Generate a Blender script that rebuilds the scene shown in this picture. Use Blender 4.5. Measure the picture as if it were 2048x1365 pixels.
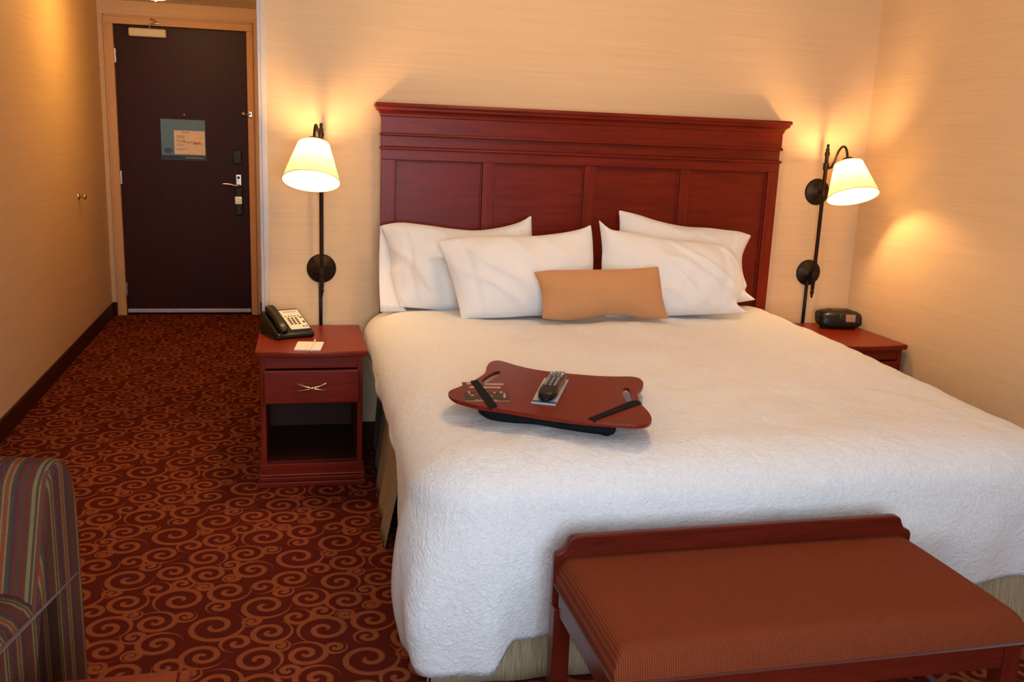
import bpy, bmesh, math, random
from mathutils import Vector, Matrix, noise
random.seed(7)
PI = math.pi
for o in list(bpy.data.objects):
    bpy.data.objects.remove(o, do_unlink=True)
SC = bpy.context.scene
COL = SC.collection

# ------------------------------------------------------------------ camera
CAM = Vector((0.7586, -4.3007, 1.4646)); YAW, PIT, ROL, FPX = 0.225, -0.218, 0.0407, 1863.8
_fw = Vector((math.sin(YAW)*math.cos(PIT), math.cos(YAW)*math.cos(PIT), math.sin(PIT)))
_r0 = Vector((math.cos(YAW), -math.sin(YAW), 0)); _u0 = _r0.cross(_fw)
_rt = math.cos(ROL)*_r0 + math.sin(ROL)*_u0; _up = -math.sin(ROL)*_r0 + math.cos(ROL)*_u0
cd = bpy.data.cameras.new('camera'); co = bpy.data.objects.new('camera', cd); COL.objects.link(co)
cd.sensor_fit = 'HORIZONTAL'; cd.sensor_width = 36; cd.lens = FPX/2048*36; cd.clip_start = .02
co.matrix_world = Matrix(((_rt.x, _up.x, -_fw.x, CAM.x), (_rt.y, _up.y, -_fw.y, CAM.y), (_rt.z, _up.z, -_fw.z, CAM.z), (0, 0, 0, 1)))
SC.camera = co
def ray(x, y): return _fw + _rt*((x-1024)/FPX) - _up*((y-682.5)/FPX)
def onplane(x, y, p, n):                     # pixel -> point on a known plane
    d = ray(x, y); p = Vector(p); n = Vector(n)
    return CAM + d*((p-CAM).dot(n)/d.dot(n))
def onz(x, y, z): return onplane(x, y, (0, 0, z), (0, 0, 1))

# ------------------------------------------------------------------ daylight, exposure
W = bpy.data.worlds.new('sky'); SC.world = W; W.use_nodes = True
bg = W.node_tree.nodes['Background']; bg.inputs[0].default_value = (.66, .82, 1.0, 1); bg.inputs[1].default_value = 7.0
SC.view_settings.view_transform = 'Standard'; SC.view_settings.look = 'None'
SC.view_settings.exposure = 0.95; SC.view_settings.gamma = 1.0; SC.view_settings.use_curve_mapping = False
REAR = -4.95
WIN = (.15, 1.95, .60, 2.05)                 # window opening in the rear wall: x0 x1 z0 z1
pl = bpy.data.lights.new('window_portal', 'AREA'); pl.shape = 'RECTANGLE'; pl.size = WIN[1]-WIN[0]; pl.size_y = WIN[3]-WIN[2]
pl.cycles.is_portal = True
po = bpy.data.objects.new('window_portal', pl); COL.objects.link(po)
po.location = ((WIN[0]+WIN[1])/2, REAR-.06, (WIN[2]+WIN[3])/2); po.rotation_euler = (PI/2, 0, 0)
LAMP_E = 285.0; HALL_E = 18.0; FILL_E = 26.0; FILL_COL = (1.0, .65, .35, 1)
LAMP_COL = (1.0, .61, .27, 1); HALL_COL = (1.0, .58, .15, 1)

# ------------------------------------------------------------------ helpers
def rgb(*c):                                  # sRGB 0-255 -> linear
    return tuple((v/255/12.92 if v/255 <= .04045 else ((v/255+.055)/1.055)**2.4) for v in c)+(1,)
def tag(o, label=None, cat=None, group=None, kind=None):
    if label: o['label'] = label
    if cat: o['category'] = cat
    if group: o['group'] = group
    if kind: o['kind'] = kind
    return o
def obj(name, bm, mat, parent=None, smooth=False, bevel=0, seg=2):
    me = bpy.data.meshes.new(name)
    bmesh.ops.recalc_face_normals(bm, faces=bm.faces)
    bm.to_mesh(me); bm.free()
    return objm(name, me, mat, parent, smooth, bevel, seg)
def objm(name, me, mat, parent=None, smooth=False, bevel=0, seg=2):
    o = bpy.data.objects.new(name, me); COL.objects.link(o)
    if mat: me.materials.append(mat)
    if smooth:
        for p in me.polygons: p.use_smooth = True
    if bevel:
        m = o.modifiers.new('bevel', 'BEVEL'); m.width = bevel; m.segments = seg; m.limit_method = 'ANGLE'; m.angle_limit = .6
        m.harden_normals = False
        for p in me.polygons: p.use_smooth = True
        w = o.modifiers.new('wn', 'WEIGHTED_NORMAL')
    if parent: o.parent = parent
    return o
def empty(name, loc=(0, 0, 0), rz=0):
    o = bpy.data.objects.new(name, None); COL.objects.link(o); o.location = loc; o.rotation_euler = (0, 0, rz)
    o.empty_display_size = .05
    return o
def box(bm, x0, x1, y0, y1, z0, z1):
    v = [bm.verts.new(c) for c in ((x0,y0,z0),(x1,y0,z0),(x1,y1,z0),(x0,y1,z0),(x0,y0,z1),(x1,y0,z1),(x1,y1,z1),(x0,y1,z1))]
    for f in ((0,3,2,1),(4,5,6,7),(0,1,5,4),(1,2,6,5),(2,3,7,6),(3,0,4,7)): bm.faces.new([v[i] for i in f])
def B(name, mat, parent, *boxes, bevel=.002, seg=2):
    bm = bmesh.new()
    for b in boxes: box(bm, *b)
    return obj(name, bm, mat, parent, bevel=bevel, seg=seg)
def lathe(bm, prof, n=32, M=Matrix(), cap=True):   # prof: (r, z)
    rings = []
    for r, z in prof:
        if r < 1e-6: rings.append([bm.verts.new(M @ Vector((0, 0, z)))])
        else: rings.append([bm.verts.new(M @ Vector((r*math.cos(2*PI*i/n), r*math.sin(2*PI*i/n), z))) for i in range(n)])
    for a, b in zip(rings, rings[1:]):
        for i in range(n):
            j = (i+1) % n
            if len(a) == 1 and len(b) == 1: continue
            if len(a) == 1: bm.faces.new((a[0], b[i], b[j]))
            elif len(b) == 1: bm.faces.new((a[i], a[j], b[0]))
            else: bm.faces.new((a[i], a[j], b[j], b[i]))
    if cap:
        for ring in (rings[0], rings[-1]):
            if len(ring) > 2: bm.faces.new(ring)
def catmull(pts, k=6, closed=False):
    pts = [Vector(p) for p in pts]; n = len(pts); out = []
    rng = range(n if closed else n-1)
    for i in rng:
        if closed: a, b, c, d = pts[(i-1) % n], pts[i], pts[(i+1) % n], pts[(i+2) % n]
        else: a, b, c, d = pts[max(i-1, 0)], pts[i], pts[i+1], pts[min(i+2, n-1)]
        for j in range(k):
            t = j/k
            out.append(.5*((2*b)+(c-a)*t+(2*a-5*b+4*c-d)*t*t+(3*b-a-3*c+d)*t**3))
    if not closed: out.append(pts[-1].copy())
    return out
def tube(bm, pts, r, n=10, cap=True):
    pts = [Vector(p) for p in pts]
    rr = r if isinstance(r, (list, tuple)) else [r]*len(pts)
    rings = []; prev = None
    for i, p in enumerate(pts):
        t = (pts[min(i+1, len(pts)-1)]-pts[max(i-1, 0)]).normalized()
        if prev is None:
            a = Vector((0, 0, 1)) if abs(t.z) < .9 else Vector((1, 0, 0))
            nrm = t.cross(a).normalized()
        else: nrm = (prev - t*prev.dot(t)).normalized()
        prev = nrm; b = t.cross(nrm)
        rings.append([bm.verts.new(p+rr[i]*(math.cos(2*PI*k/n)*nrm+math.sin(2*PI*k/n)*b)) for k in range(n)])
    for a, b in zip(rings, rings[1:]):
        for k in range(n): bm.faces.new((a[k], a[(k+1) % n], b[(k+1) % n], b[k]))
    if cap: bm.faces.new(rings[0]); bm.faces.new(rings[-1])
def prism(bm, outline, a, b, axis='z'):            # outline 2-D, extruded from a to b along an axis
    def P(u, v, w): return {'z': (u, v, w), 'y': (u, w, v), 'x': (w, u, v)}[axis]
    A = [bm.verts.new(P(u, v, a)) for u, v in outline]; C = [bm.verts.new(P(u, v, b)) for u, v in outline]
    bm.faces.new(A); bm.faces.new(C); n = len(A)
    for i in range(n): bm.faces.new((A[i], A[(i+1) % n], C[(i+1) % n], C[i]))
def sheet(name, loops, z0, z1, mat, parent=None, bevel=0):   # flat plate with holes, from 2-D loops
    cu = bpy.data.curves.new(name, 'CURVE'); cu.dimensions = '2D'; cu.fill_mode = 'BOTH'
    cu.extrude = (z1-z0)/2-bevel; cu.bevel_depth = bevel; cu.bevel_resolution = 2; cu.offset = -bevel
    for L in loops:
        s = cu.splines.new('POLY'); s.points.add(len(L)-1); s.use_cyclic_u = True
        for p, q in zip(s.points, L): p.co = (q[0], q[1], 0, 1)
    t = bpy.data.objects.new('tmp', cu); COL.objects.link(t)
    me = bpy.data.meshes.new_from_object(t.evaluated_get(bpy.context.evaluated_depsgraph_get()))
    bpy.data.objects.remove(t); me.name = name; me.materials.clear()
    for v in me.vertices: v.co.z += (z0+z1)/2
    return objm(name, me, mat, parent)
def grid_mesh(name, rows, mat, parent=None, closed=False, smooth=True):
    bm = bmesh.new(); V = [[bm.verts.new(p) for p in r] for r in rows]
    for a, b in zip(V, V[1:]):
        n = len(a)
        for i in range(n if closed else n-1):
            bm.faces.new((a[i], a[(i+1) % n], b[(i+1) % n], b[i]))
    return obj(name, bm, mat, parent, smooth=smooth)
def copy_tree(o, parent=None):
    c = o.copy(); COL.objects.link(c); c.parent = parent
    for ch in [x for x in COL.objects if x.parent == o]: copy_tree(ch, c)
    return c

# ------------------------------------------------------------------ materials
class NT:
    def __init__(s, name):
        s.m = bpy.data.materials.new(name); s.m.use_nodes = True; s.t = s.m.node_tree; s.n = s.t.nodes
        s.b = s.n['Principled BSDF']
    def node(s, typ, **kw):
        n = s.n.new(typ)
        for k, v in kw.items(): setattr(n, k, v)
        return n
    def put(s, sock, v):
        if hasattr(v, 'is_linked') or isinstance(v, bpy.types.NodeSocket): s.t.links.new(v, sock)
        else: sock.default_value = v
    def math(s, op, a, b=None, c=None):
        n = s.node('ShaderNodeMath', operation=op); s.put(n.inputs[0], a)
        if b is not None: s.put(n.inputs[1], b)
        if c is not None: s.put(n.inputs[2], c)
        return n.outputs[0]
    def coord(s, kind='Object', scale=(1, 1, 1), rot=(0, 0, 0), loc=(0, 0, 0)):
        c = s.node('ShaderNodeTexCoord'); mp = s.node('ShaderNodeMapping')
        mp.inputs['Scale'].default_value = scale; mp.inputs['Rotation'].default_value = rot; mp.inputs['Location'].default_value = loc
        s.t.links.new(c.outputs[kind], mp.inputs[0]); return mp.outputs[0]
    def noise(s, vec, scale, detail=3, rough=.55, dist=0):
        n = s.node('ShaderNodeTexNoise'); s.put(n.inputs['Vector'], vec); n.inputs['Scale'].default_value = scale
        n.inputs['Detail'].default_value = detail; n.inputs['Roughness'].default_value = rough; n.inputs['Distortion'].default_value = dist
        return n.outputs['Fac']
    def ramp(s, fac, stops, interp='LINEAR'):
        n = s.node('ShaderNodeValToRGB'); s.put(n.inputs[0], fac); cr = n.color_ramp; cr.interpolation = interp
        while len(cr.elements) < len(stops): cr.elements.new(.5)
        for e, (p, c) in zip(cr.elements, stops): e.position = p; e.color = c
        return n.outputs[0]
    def mix(s, f, a, b, mode='MIX'):
        n = s.node('ShaderNodeMix', data_type='RGBA', blend_type=mode); s.put(n.inputs[0], f); s.put(n.inputs[6], a); s.put(n.inputs[7], b)
        return n.outputs[2]
    def bump(s, h, strength=.2, dist=.01):
        n = s.node('ShaderNodeBump'); n.inputs['Strength'].default_value = strength; n.inputs['Distance'].default_value = dist
        s.put(n.inputs['Height'], h); s.t.links.new(n.outputs[0], s.b.inputs['Normal'])
    def sep(s, v):
        n = s.node('ShaderNodeSeparateXYZ'); s.put(n.inputs[0], v); return n.outputs
    def set(s, col=None, rough=None, metal=None, spec=None, **kw):
        if col is not None: s.put(s.b.inputs['Base Color'], col)
        if rough is not None: s.put(s.b.inputs['Roughness'], rough)
        if metal is not None: s.b.inputs['Metallic'].default_value = metal
        if spec is not None: s.b.inputs['Specular IOR Level'].default_value = spec
        for k, v in kw.items(): s.put(s.b.inputs[k], v)
        return s.m
def plain(name, col, rough=.5, metal=0, var=.12, scale=40, spec=.5):
    t = NT(name); f = t.noise(t.coord(), scale, 2)
    d = tuple(c*(1-var) for c in col[:3])+(1,); l = tuple(min(1, c*(1+var)) for c in col[:3])+(1,)
    return t.set(t.ramp(f, [(.3, d), (.7, l)]), rough, metal, spec)
def wood(name, dark, light, axis='x', rough=.34, spec=.22, coat=.0):
    t = NT(name)
    sc = {'x': (1.2, 14, 14), 'z': (14, 14, 1.2), 'y': (14, 1.2, 14)}[axis]
    v = t.coord('Object', sc)
    f = t.noise(v, 3.2, 6, .62, .8); g = t.noise(v, 22, 3, .7)
    c = t.mix(t.math('MULTIPLY', g, .35), t.ramp(f, [(.15, dark), (.9, light)]), dark)
    t.bump(g, .03, .002)
    return t.set(c, t.math('ADD', t.math('MULTIPLY', f, .12), rough-.05), 0, spec)
def wallpaper(name, base, grainaxis):
    t = NT(name)
    v = t.coord('Object', (2, 2, 260) if True else (1, 1, 1))
    f = t.noise(v, 1.0, 4, .7); v2 = t.coord('Object', (1.2, 1.2, 40)); g = t.noise(v2, 1.0, 3, .6)
    d = tuple(c*.86 for c in base[:3])+(1,); l = tuple(min(1, c*1.07) for c in base[:3])+(1,)
    c = t.mix(.25, t.ramp(f, [(.25, d), (.75, l)]), t.ramp(g, [(.3, d), (.7, l)]))
    t.bump(f, .10, .002)
    return t.set(c, .62, 0, .25)

WALLC = (.79, .55, .32, 1)
M_wall = wallpaper('wallpaper', WALLC, 0)
M_ceil = plain('ceiling_paint', (.86, .80, .70, 1), .9, var=.03)
M_cherry = wood('cherry_wood', rgb(84, 16, 4), rgb(146, 42, 13), 'x')
M_cherry_z = wood('cherry_wood_upright', rgb(84, 16, 4), rgb(146, 42, 13), 'z')
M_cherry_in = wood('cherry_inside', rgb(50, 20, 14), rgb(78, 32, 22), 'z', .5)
M_bench = wood('bench_wood', rgb(66, 16, 8), rgb(112, 36, 20), 'x', .28)
M_bench_z = wood('bench_wood_upright', rgb(66, 16, 8), rgb(112, 36, 20), 'z', .28)
M_door = wood('door_wood', rgb(44, 14, 8), rgb(68, 24, 14), 'z', .42)
M_base = wood('baseboard_wood', rgb(48, 15, 8), rgb(72, 26, 14), 'y', .5)
M_frame = plain('door_frame_paint', (.70, .40, .17, 1), .5, var=.04)
M_guard = plain('guard_plastic', (.52, .50, .58, 1), .4, var=.03)
M_guard2 = plain('guard_leaf', (.62, .50, .36, 1), .3, var=.03)
M_iron = plain('bronze_iron', (.028, .016, .010, 1), .45, .7, .4, 60)
M_brass = plain('brass', (.80, .58, .26, 1), .28, 1, .1)
M_chrome = plain('satin_nickel', (.72, .66, .58, 1), .3, 1, .08)
M_alu = plain('aluminium', (.62, .62, .64, 1), .42, .6, .08)
M_cream = plain('cream_plastic', (.82, .72, .50, 1), .4, var=.03)
M_black = plain('black_plastic', (.006, .006, .006, 1), .36, 0, .3, 90, spec=.28)
M_dkgreen = plain('charcoal_plastic', (.018, .024, .022, 1), .5, 0, .2)
M_rubber = plain('black_cloth', (.010, .011, .011, 1), .9, 0, .3, 200, spec=.1)
M_white = plain('white_paper', (.84, .80, .74, 1), .6, var=.03)
M_print = plain('grey_print', (.42, .38, .34, 1), .7)
M_key = plain('dark_key', (.05, .03, .025, 1), .5)
M_keyg = plain('grey_key', (.30, .29, .27, 1), .5)
M_keyr = plain('red_key', (.42, .20, .16, 1), .5)
M_blue = plain('sign_blue', rgb(92, 132, 158), .45, var=.06)
M_navy = plain('sign_navy', rgb(34, 50, 66), .45, var=.06)
M_peach = plain('sign_paper', (.86, .70, .56, 1), .6, var=.05)
M_bluepad = plain('pad_blue', rgb(38, 78, 122), .4, var=.06)
M_greypad = plain('pad_grey', (.45, .45, .46, 1), .5, var=.06)
M_screen = plain('clock_screen', (.36, .22, .14, 1), .2, var=.05)
M_glass_d = plain('clock_window', (.02, .015, .015, 1), .12)

def fabric(name, base, rough=.9, bump=.3, scale=120, var=.05):
    t = NT(name); v = t.coord(); f = t.noise(v, scale, 4, .7); g = t.noise(v, 9, 4, .6, .6)
    d = tuple(c*(1-var) for c in base[:3])+(1,)
    t.bump(t.math('ADD', t.math('MULTIPLY', g, 1.6), f), bump, .006)
    return t.set(t.ramp(f, [(.3, d), (.7, base)]), rough, 0, .15, **{'Sheen Weight': .15})
M_pillow = fabric('white_cotton', (.84, .82, .80, 1), .85, .38, 42, .02)
M_sheet = fabric('white_sheet', (.80, .79, .78, 1), .85, .25, 60, .02)
M_tan = fabric('tan_velvet', rgb(198, 144, 98), .9, .12, 240, .08)
def duvet_mat():
    t = NT('crinkled_white_cotton'); v = t.coord()
    f = t.noise(t.coord('Object', (1, 1, 1.0)), 70, 5, .6, 1.2); g = t.noise(v, 190, 3, .6)
    m = t.noise(v, 12, 4, .6, 1.0)
    h = t.math('ADD', t.math('ADD', t.math('MULTIPLY', f, 1.0), t.math('MULTIPLY', g, .25)), t.math('MULTIPLY', m, 1.3))
    t.bump(h, .62, .011)
    return t.set(t.ramp(f, [(.3, (.80, .79, .79, 1)), (.7, (.86, .85, .85, 1))]), .8, 0, .2, **{'Sheen Weight': .1})
M_duvet = duvet_mat()
def skirt_mat():
    t = NT('taupe_skirt'); f = t.noise(t.coord('Object', (220, 220, 3)), 1, 3, .7)
    return t.set(t.ramp(f, [(.3, rgb(128, 112, 86)), (.7, rgb(176, 158, 126))]), .9, 0, .1)
M_skirt = skirt_mat()
def bench_fabric():
    t = NT('woven_seat_fabric'); x, y, z = t.sep(t.coord('Object', (1, 1, 1)))
    K = 2*PI/.0052
    s1 = t.math('SINE', t.math('MULTIPLY', x, K)); s2 = t.math('SINE', t.math('MULTIPLY', t.math('ADD', y, z), K))
    w = t.math('MAXIMUM', s1, s2)
    n = t.noise(t.coord(), 30, 4, .6)
    c = t.ramp(w, [(-.0, rgb(52, 20, 9)), (.75, rgb(150, 72, 38))])
    c = t.mix(t.math('MULTIPLY_ADD', n, .5, .3), c, rgb(104, 42, 20))
    t.bump(w, .25, .0015)
    return t.set(c, .85, 0, .15)
M_seat = bench_fabric()
def chair_fabric(name, arm):
    t = NT(name); x, y, z = t.sep(t.coord()); tc_ = t.node('ShaderNodeTexCoord'); nx, ny, nz = t.sep(tc_.outputs['Normal'])
    if arm: f_ = t.math('GREATER_THAN', .7, t.math('ABSOLUTE', ny))
    else: f_ = t.math('GREATER_THAN', t.math('ABSOLUTE', nx), .6)
    def sel(p, q): return t.math('ADD', t.math('MULTIPLY', q, f_), t.math('MULTIPLY', p, t.math('SUBTRACT', 1.0, f_)))
    a = sel(x, y); b = t.math('ADD', z, sel(0.0, x))
    per = .094
    tri = t.math('PINGPONG', t.math('MULTIPLY', b, 1.0), .009)                # zigzag
    u = t.math('FRACT', t.math('DIVIDE', t.math('ADD', a, 10.0), per))
    uz = t.math('FRACT', t.math('DIVIDE', t.math('ADD', t.math('ADD', a, 10.0), tri), per))
    mar, gre, oli, nav, rus = rgb(104, 34, 28), rgb(62, 60, 48), rgb(136, 112, 70), rgb(58, 42, 52), rgb(136, 62, 34)
    st = [(0, mar), (.09, gre), (.13, oli), (.2, gre), (.25, oli), (.29, gre), (.34, nav), (.50, nav), (.52, gre), (.57, oli), (.61, rus), (.69, oli), (.73, gre), (.80, nav), (.86, mar), (.93, gre)]
    c = t.ramp(u, st, 'CONSTANT')
    zz = t.ramp(uz, [(0, (0, 0, 0, 1)), (.40, (1, 1, 1, 1)), (.445, (0, 0, 0, 1)), (.545, (1, 1, 1, 1)), (.57, (0, 0, 0, 1))], 'CONSTANT')
    c = t.mix(zz, c, rgb(128, 44, 36))
    n = t.noise(t.coord(), 260, 3, .7); c = t.mix(t.math('MULTIPLY_ADD', n, .7, .15), c, rgb(66, 42, 30))
    t.bump(n, .35, .002)
    return t.set(c, .9, 0, .12)
M_chx = chair_fabric('striped_chair_fabric', False); M_chy = chair_fabric('striped_arm_fabric', True)
M_pipe = fabric('piping', rgb(92, 42, 26), .9, .1, 200, .1)
def carpet():
    t = NT('scroll_carpet')
    T = .50
    v = t.coord('Object', (1/T, 1/T, 1/T), (0, 0, .5)); x, y, _ = t.sep(v)
    rnd = random.Random(11); circ = []
    def td(ax, ay, bx, by):
        dx = (ax-bx+.5) % 1-.5; dy = (ay-by+.5) % 1-.5; return dx, dy, math.hypot(dx, dy)
    caps = [.165, .15, .145, .13, .13, .12]
    for k in range(30):
        best = None
        for _i in range(1400):
            px, py = rnd.random(), rnd.random()
            r = min([td(px, py, cx, cy)[2]-cr for cx, cy, cr in circ]+[caps[min(k, 5)]])
            if best is None or r > best[2]: best = (px, py, r)
        if best[2] < .047: break
        circ.append(best)
    acc = None
    for i, (cx, cy, R) in enumerate(circ):
        j = min((k for k in range(len(circ)) if k != i), key=lambda k: td(circ[k][0], circ[k][1], cx, cy)[2]-circ[k][2]+.002*rnd.random())
        dx, dy, _d = td(circ[j][0], circ[j][1], cx, cy); te = math.atan2(dy, dx)
        ch = -1 if (i % 5 == 3) else 1
        pitch = R*(.66 if R > .09 else .92); phi = .5-R/pitch+ch*te/(2*PI)
        X = t.math('WRAP', t.math('SUBTRACT', x, cx), .5, -.5); Y = t.math('WRAP', t.math('SUBTRACT', y, cy), .5, -.5)
        r = t.math('SQRT', t.math('ADD', t.math('MULTIPLY', X, X), t.math('MULTIPLY', Y, Y)))
        th = t.math('ARCTAN2', Y, X)
        w = t.math('ADD', t.math('MULTIPLY', r, 1/pitch), t.math('MULTIPLY_ADD', th, -ch/(2*PI), phi))
        d = t.math('MULTIPLY', t.math('ABSOLUTE', t.math('SUBTRACT', t.math('FRACT', w), .5)), pitch)
        d = t.math('MAXIMUM', d, t.math('MULTIPLY', t.math('SUBTRACT', r, R+.010), 4))
        d = t.math('MAXIMUM', d, t.math('SUBTRACT', R*.20, r))
        acc = d if acc is None else t.math('MINIMUM', acc, d)
    mr = t.node('ShaderNodeMapRange', interpolation_type='SMOOTHSTEP'); t.put(mr.inputs[0], acc)
    mr.inputs[1].default_value = .0205; mr.inputs[2].default_value = .0145; mr.inputs[3].default_value = 0; mr.inputs[4].default_value = 1
    n = t.noise(t.coord(), 420, 3, .7); n2 = t.noise(t.coord(), 3, 2)
    ground = t.ramp(n, [(.25, rgb(66, 20, 13)), (.75, rgb(100, 34, 22))]); line = t.ramp(n, [(.25, rgb(118, 58, 32)), (.75, rgb(154, 84, 50))])
    t.bump(t.math('ADD', n, t.math('MULTIPLY', mr.outputs[0], .3)), .5, .004)
    return t.set(t.mix(mr.outputs[0], ground, line), .95, 0, .05)
M_carpet = carpet()
def emissive(name, col, s):
    t = NT(name); t.set((.8, .8, .8, 1), .5); t.b.inputs['Emission Color'].default_value = col; t.b.inputs['Emission Strength'].default_value = s
    return t.m
M_bulb = emissive('lamp_bulb', LAMP_COL, LAMP_E)
M_bowl = emissive('lit_glass_bowl', HALL_COL, HALL_E); M_fill_bowl = emissive('added_fill_bowl', FILL_COL, FILL_E)
def shade_mat():
    t = NT('cream_shade_fabric'); o = t.n['Material Output']
    d = t.node('ShaderNodeBsdfDiffuse'); tr = t.node('ShaderNodeBsdfTranslucent'); mx = t.node('ShaderNodeMixShader')
    f = t.noise(t.coord('Object', (300, 300, 30)), 1, 2)
    c = t.ramp(f, [(.3, (.86, .76, .46, 1)), (.7, (.90, .81, .52, 1))])
    t.put(d.inputs[0], c); t.put(tr.inputs[0], c); mx.inputs[0].default_value = .13
    t.t.links.new(d.outputs[0], mx.inputs[1]); t.t.links.new(tr.outputs[0], mx.inputs[2]); t.t.links.new(mx.outputs[0], o.inputs[0])
    return t.m
M_shade = shade_mat()
def pane_mat():
    t = NT('window_glass'); o = t.n['Material Output']
    a = t.node('ShaderNodeBsdfTransparent'); g = t.node('ShaderNodeBsdfGlossy'); mx = t.node('ShaderNodeMixShader')
    g.inputs['Roughness'].default_value = .02; mx.inputs[0].default_value = .06
    t.t.links.new(a.outputs[0], mx.inputs[1]); t.t.links.new(g.outputs[0], mx.inputs[2]); t.t.links.new(mx.outputs[0], o.inputs[0])
    return t.m
M_pane = pane_mat()

# ------------------------------------------------------------------ the room
XR, XC, YD, HC, CZ = 3.5306, .5767, 3.167, 2.29, 2.60
XL0, XL1 = -.60, -.662                        # left wall at y = 0 and at the door
def xl(y): return XL0+(XL1-XL0)*y/YD
def S(name, mat, *boxes, parent=None, bevel=0):
    o = B(name, mat, parent, *boxes, bevel=bevel)
    if not parent: o['kind'] = 'structure'
    return o
S('floor', M_carpet, (-1.2, 4.0, REAR-.15, 3.5, -.08, 0))
S('ceiling', M_ceil, (-1.2, 4.0, REAR-.15, 0.0, CZ, CZ+.1))
S('ceiling_hall', M_ceil, (-1.2, XC+.15, 0.0, 3.5, HC, HC+.4))
bm = bmesh.new(); prism(bm, [(xl(REAR-.15), REAR-.15), (xl(3.4), 3.4), (xl(3.4)-.15, 3.4), (xl(REAR)-.15, REAR-.15)], 0, CZ)
tag(obj('wall_left', bm, M_wall), kind='structure')
S('wall_back', M_wall, (XC, XR+.15, 0, .14, 0, CZ))
S('wall_right', M_wall, (XR, XR+.15, REAR-.15, .14, 0, CZ))
S('wall_hall', M_wall, (XC, XC+.14, .14, 3.4, 0, HC))
DL, DR, DH = -.560, .361, 2.128
S('wall_door', M_wall, (-1.0, DL-.03, YD, YD+.15, 0, HC), (DR+.03, XC+.1, YD, YD+.15, 0, HC), (DL-.03, DR+.03, YD, YD+.15, DH+.03, HC))
S('light_block_door', M_wall, (DL-.2, XC+.1, YD+.15, YD+.20, 0, HC))  # panel added close behind the door, blocks sky light leaking round its edges
S('wall_rear', M_wall, (-1.0, WIN[0], REAR-.15, REAR, 0, CZ), (WIN[1], XR+.15, REAR-.15, REAR, 0, CZ), (WIN[0], WIN[1], REAR-.15, REAR, 0, WIN[2]), (WIN[0], WIN[1], REAR-.15, REAR, WIN[3], CZ))
w = S('window_1', M_white, (WIN[0], WIN[0]+.05, REAR-.12, REAR-.07, WIN[2], WIN[3]), (WIN[1]-.05, WIN[1], REAR-.12, REAR-.07, WIN[2], WIN[3]), (WIN[0], WIN[1], REAR-.12, REAR-.07, WIN[2], WIN[2]+.05), (WIN[0], WIN[1], REAR-.12, REAR-.07, WIN[3]-.05, WIN[3]), ((WIN[0]+WIN[1])/2-.02, (WIN[0]+WIN[1])/2+.02, REAR-.12, REAR-.07, WIN[2], WIN[3]))
xm = (WIN[0]+WIN[1])/2
for a, b in ((WIN[0]+.05, xm-.02), (xm+.02, WIN[1]-.05)): B('pane', M_pane, w, (a, b, REAR-.10, REAR-.094, WIN[2]+.05, WIN[3]-.05), bevel=0)
# baseboards
bm = bmesh.new(); ya, yb = REAR, YD
prism(bm, [(xl(ya), ya), (xl(yb), yb), (xl(yb)+.014, yb), (xl(ya)+.014, ya)], 0, .10)
tag(obj('baseboard_left', bm, M_base, bevel=.004), kind='structure')
S('baseboard_back', M_base, (XC, XR, -.014, 0, 0, .10), bevel=.004)
S('baseboard_right', M_base, (XR-.014, XR, REAR, -.014, 0, .10), bevel=.004)
S('baseboard_door', M_base, (xl(YD)+.014, DL-.065, YD-.014, YD, 0, .10), (DR+.065, XC, YD-.014, YD, 0, .10), bevel=.004)
S('baseboard_hall', M_base, (XC-.014, XC, 0, YD-.014, 0, .10), bevel=.004)
# clear corner guard on the wall's outer corner
g = S('trim_1', M_guard2, (XC+.010, XC+.034, -.0035, 0, .10, CZ), bevel=.001)
B('guard_nose', M_guard, g, (XC-.004, XC+.010, -.005, .010, .10, CZ), bevel=.004)
# door frame
fr = S('trim_2', M_frame, (DL-.062, DL, YD-.018, YD+.05, 0, DH+.0), (DR, DR+.045, YD-.018, YD+.05, 0, DH+.0), (DL-.062, DR+.045, YD-.018, YD+.05, DH, DH+.062), bevel=.004)
B('stop_moulding', M_frame, fr, (DL-.062, DL-.05, YD-.028, YD-.018, 0, DH+.062), (DR+.033, DR+.045, YD-.028, YD-.018, 0, DH+.062), (DL-.062, DR+.045, YD-.028, YD-.018, DH+.05, DH+.062), bevel=.003)
d1 = S('door_1', M_door, (DL+.003, DR-.003, YD+.012, YD+.056, .012, DH-.003), bevel=.002)
YF = YD+.012                                   # door face
B('door_sweep', M_alu, d1, (DL+.006, DR-.006, YF-.010, YF, .016, .046), bevel=.003)
for z in (1.91, 1.04, .2): 
    B('hinge', M_chrome, d1, (DL-.006, DL+.010, YF-.010, YF, z-.05, z+.05), bevel=.002)
cl = B('door_closer', M_cream, d1, (-.452, -.196, YF-.055, YF, 2.047, 2.106), bevel=.012, seg=3)
bm = bmesh.new(); tube(bm, [(-.31, YF-.03, 2.106), (-.305, YF-.03, 2.135), (-.285, YF-.034, 2.142), (-.24, YF-.05, 2.146), (-.27, YF-.035, 2.162), (-.30, YF-.03, 2.17)], .008, 8)
obj('closer_arm', bm, M_chrome, cl, smooth=True)
S_esc = B('lever_plate', M_chrome, d1, (.262, .305, YF-.010, YF, 1.0, 1.085), bevel=.009, seg=3)
bm = bmesh.new(); lathe(bm, [(0, .0), (.010, .0), (.010, .008), (0, .008)], 16, Matrix.Translation((.284, YF-.016, 1.062)) @ Matrix.Rotation(PI/2, 4, 'X')); obj('thumb_turn', bm, M_key, S_esc, smooth=False)
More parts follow.
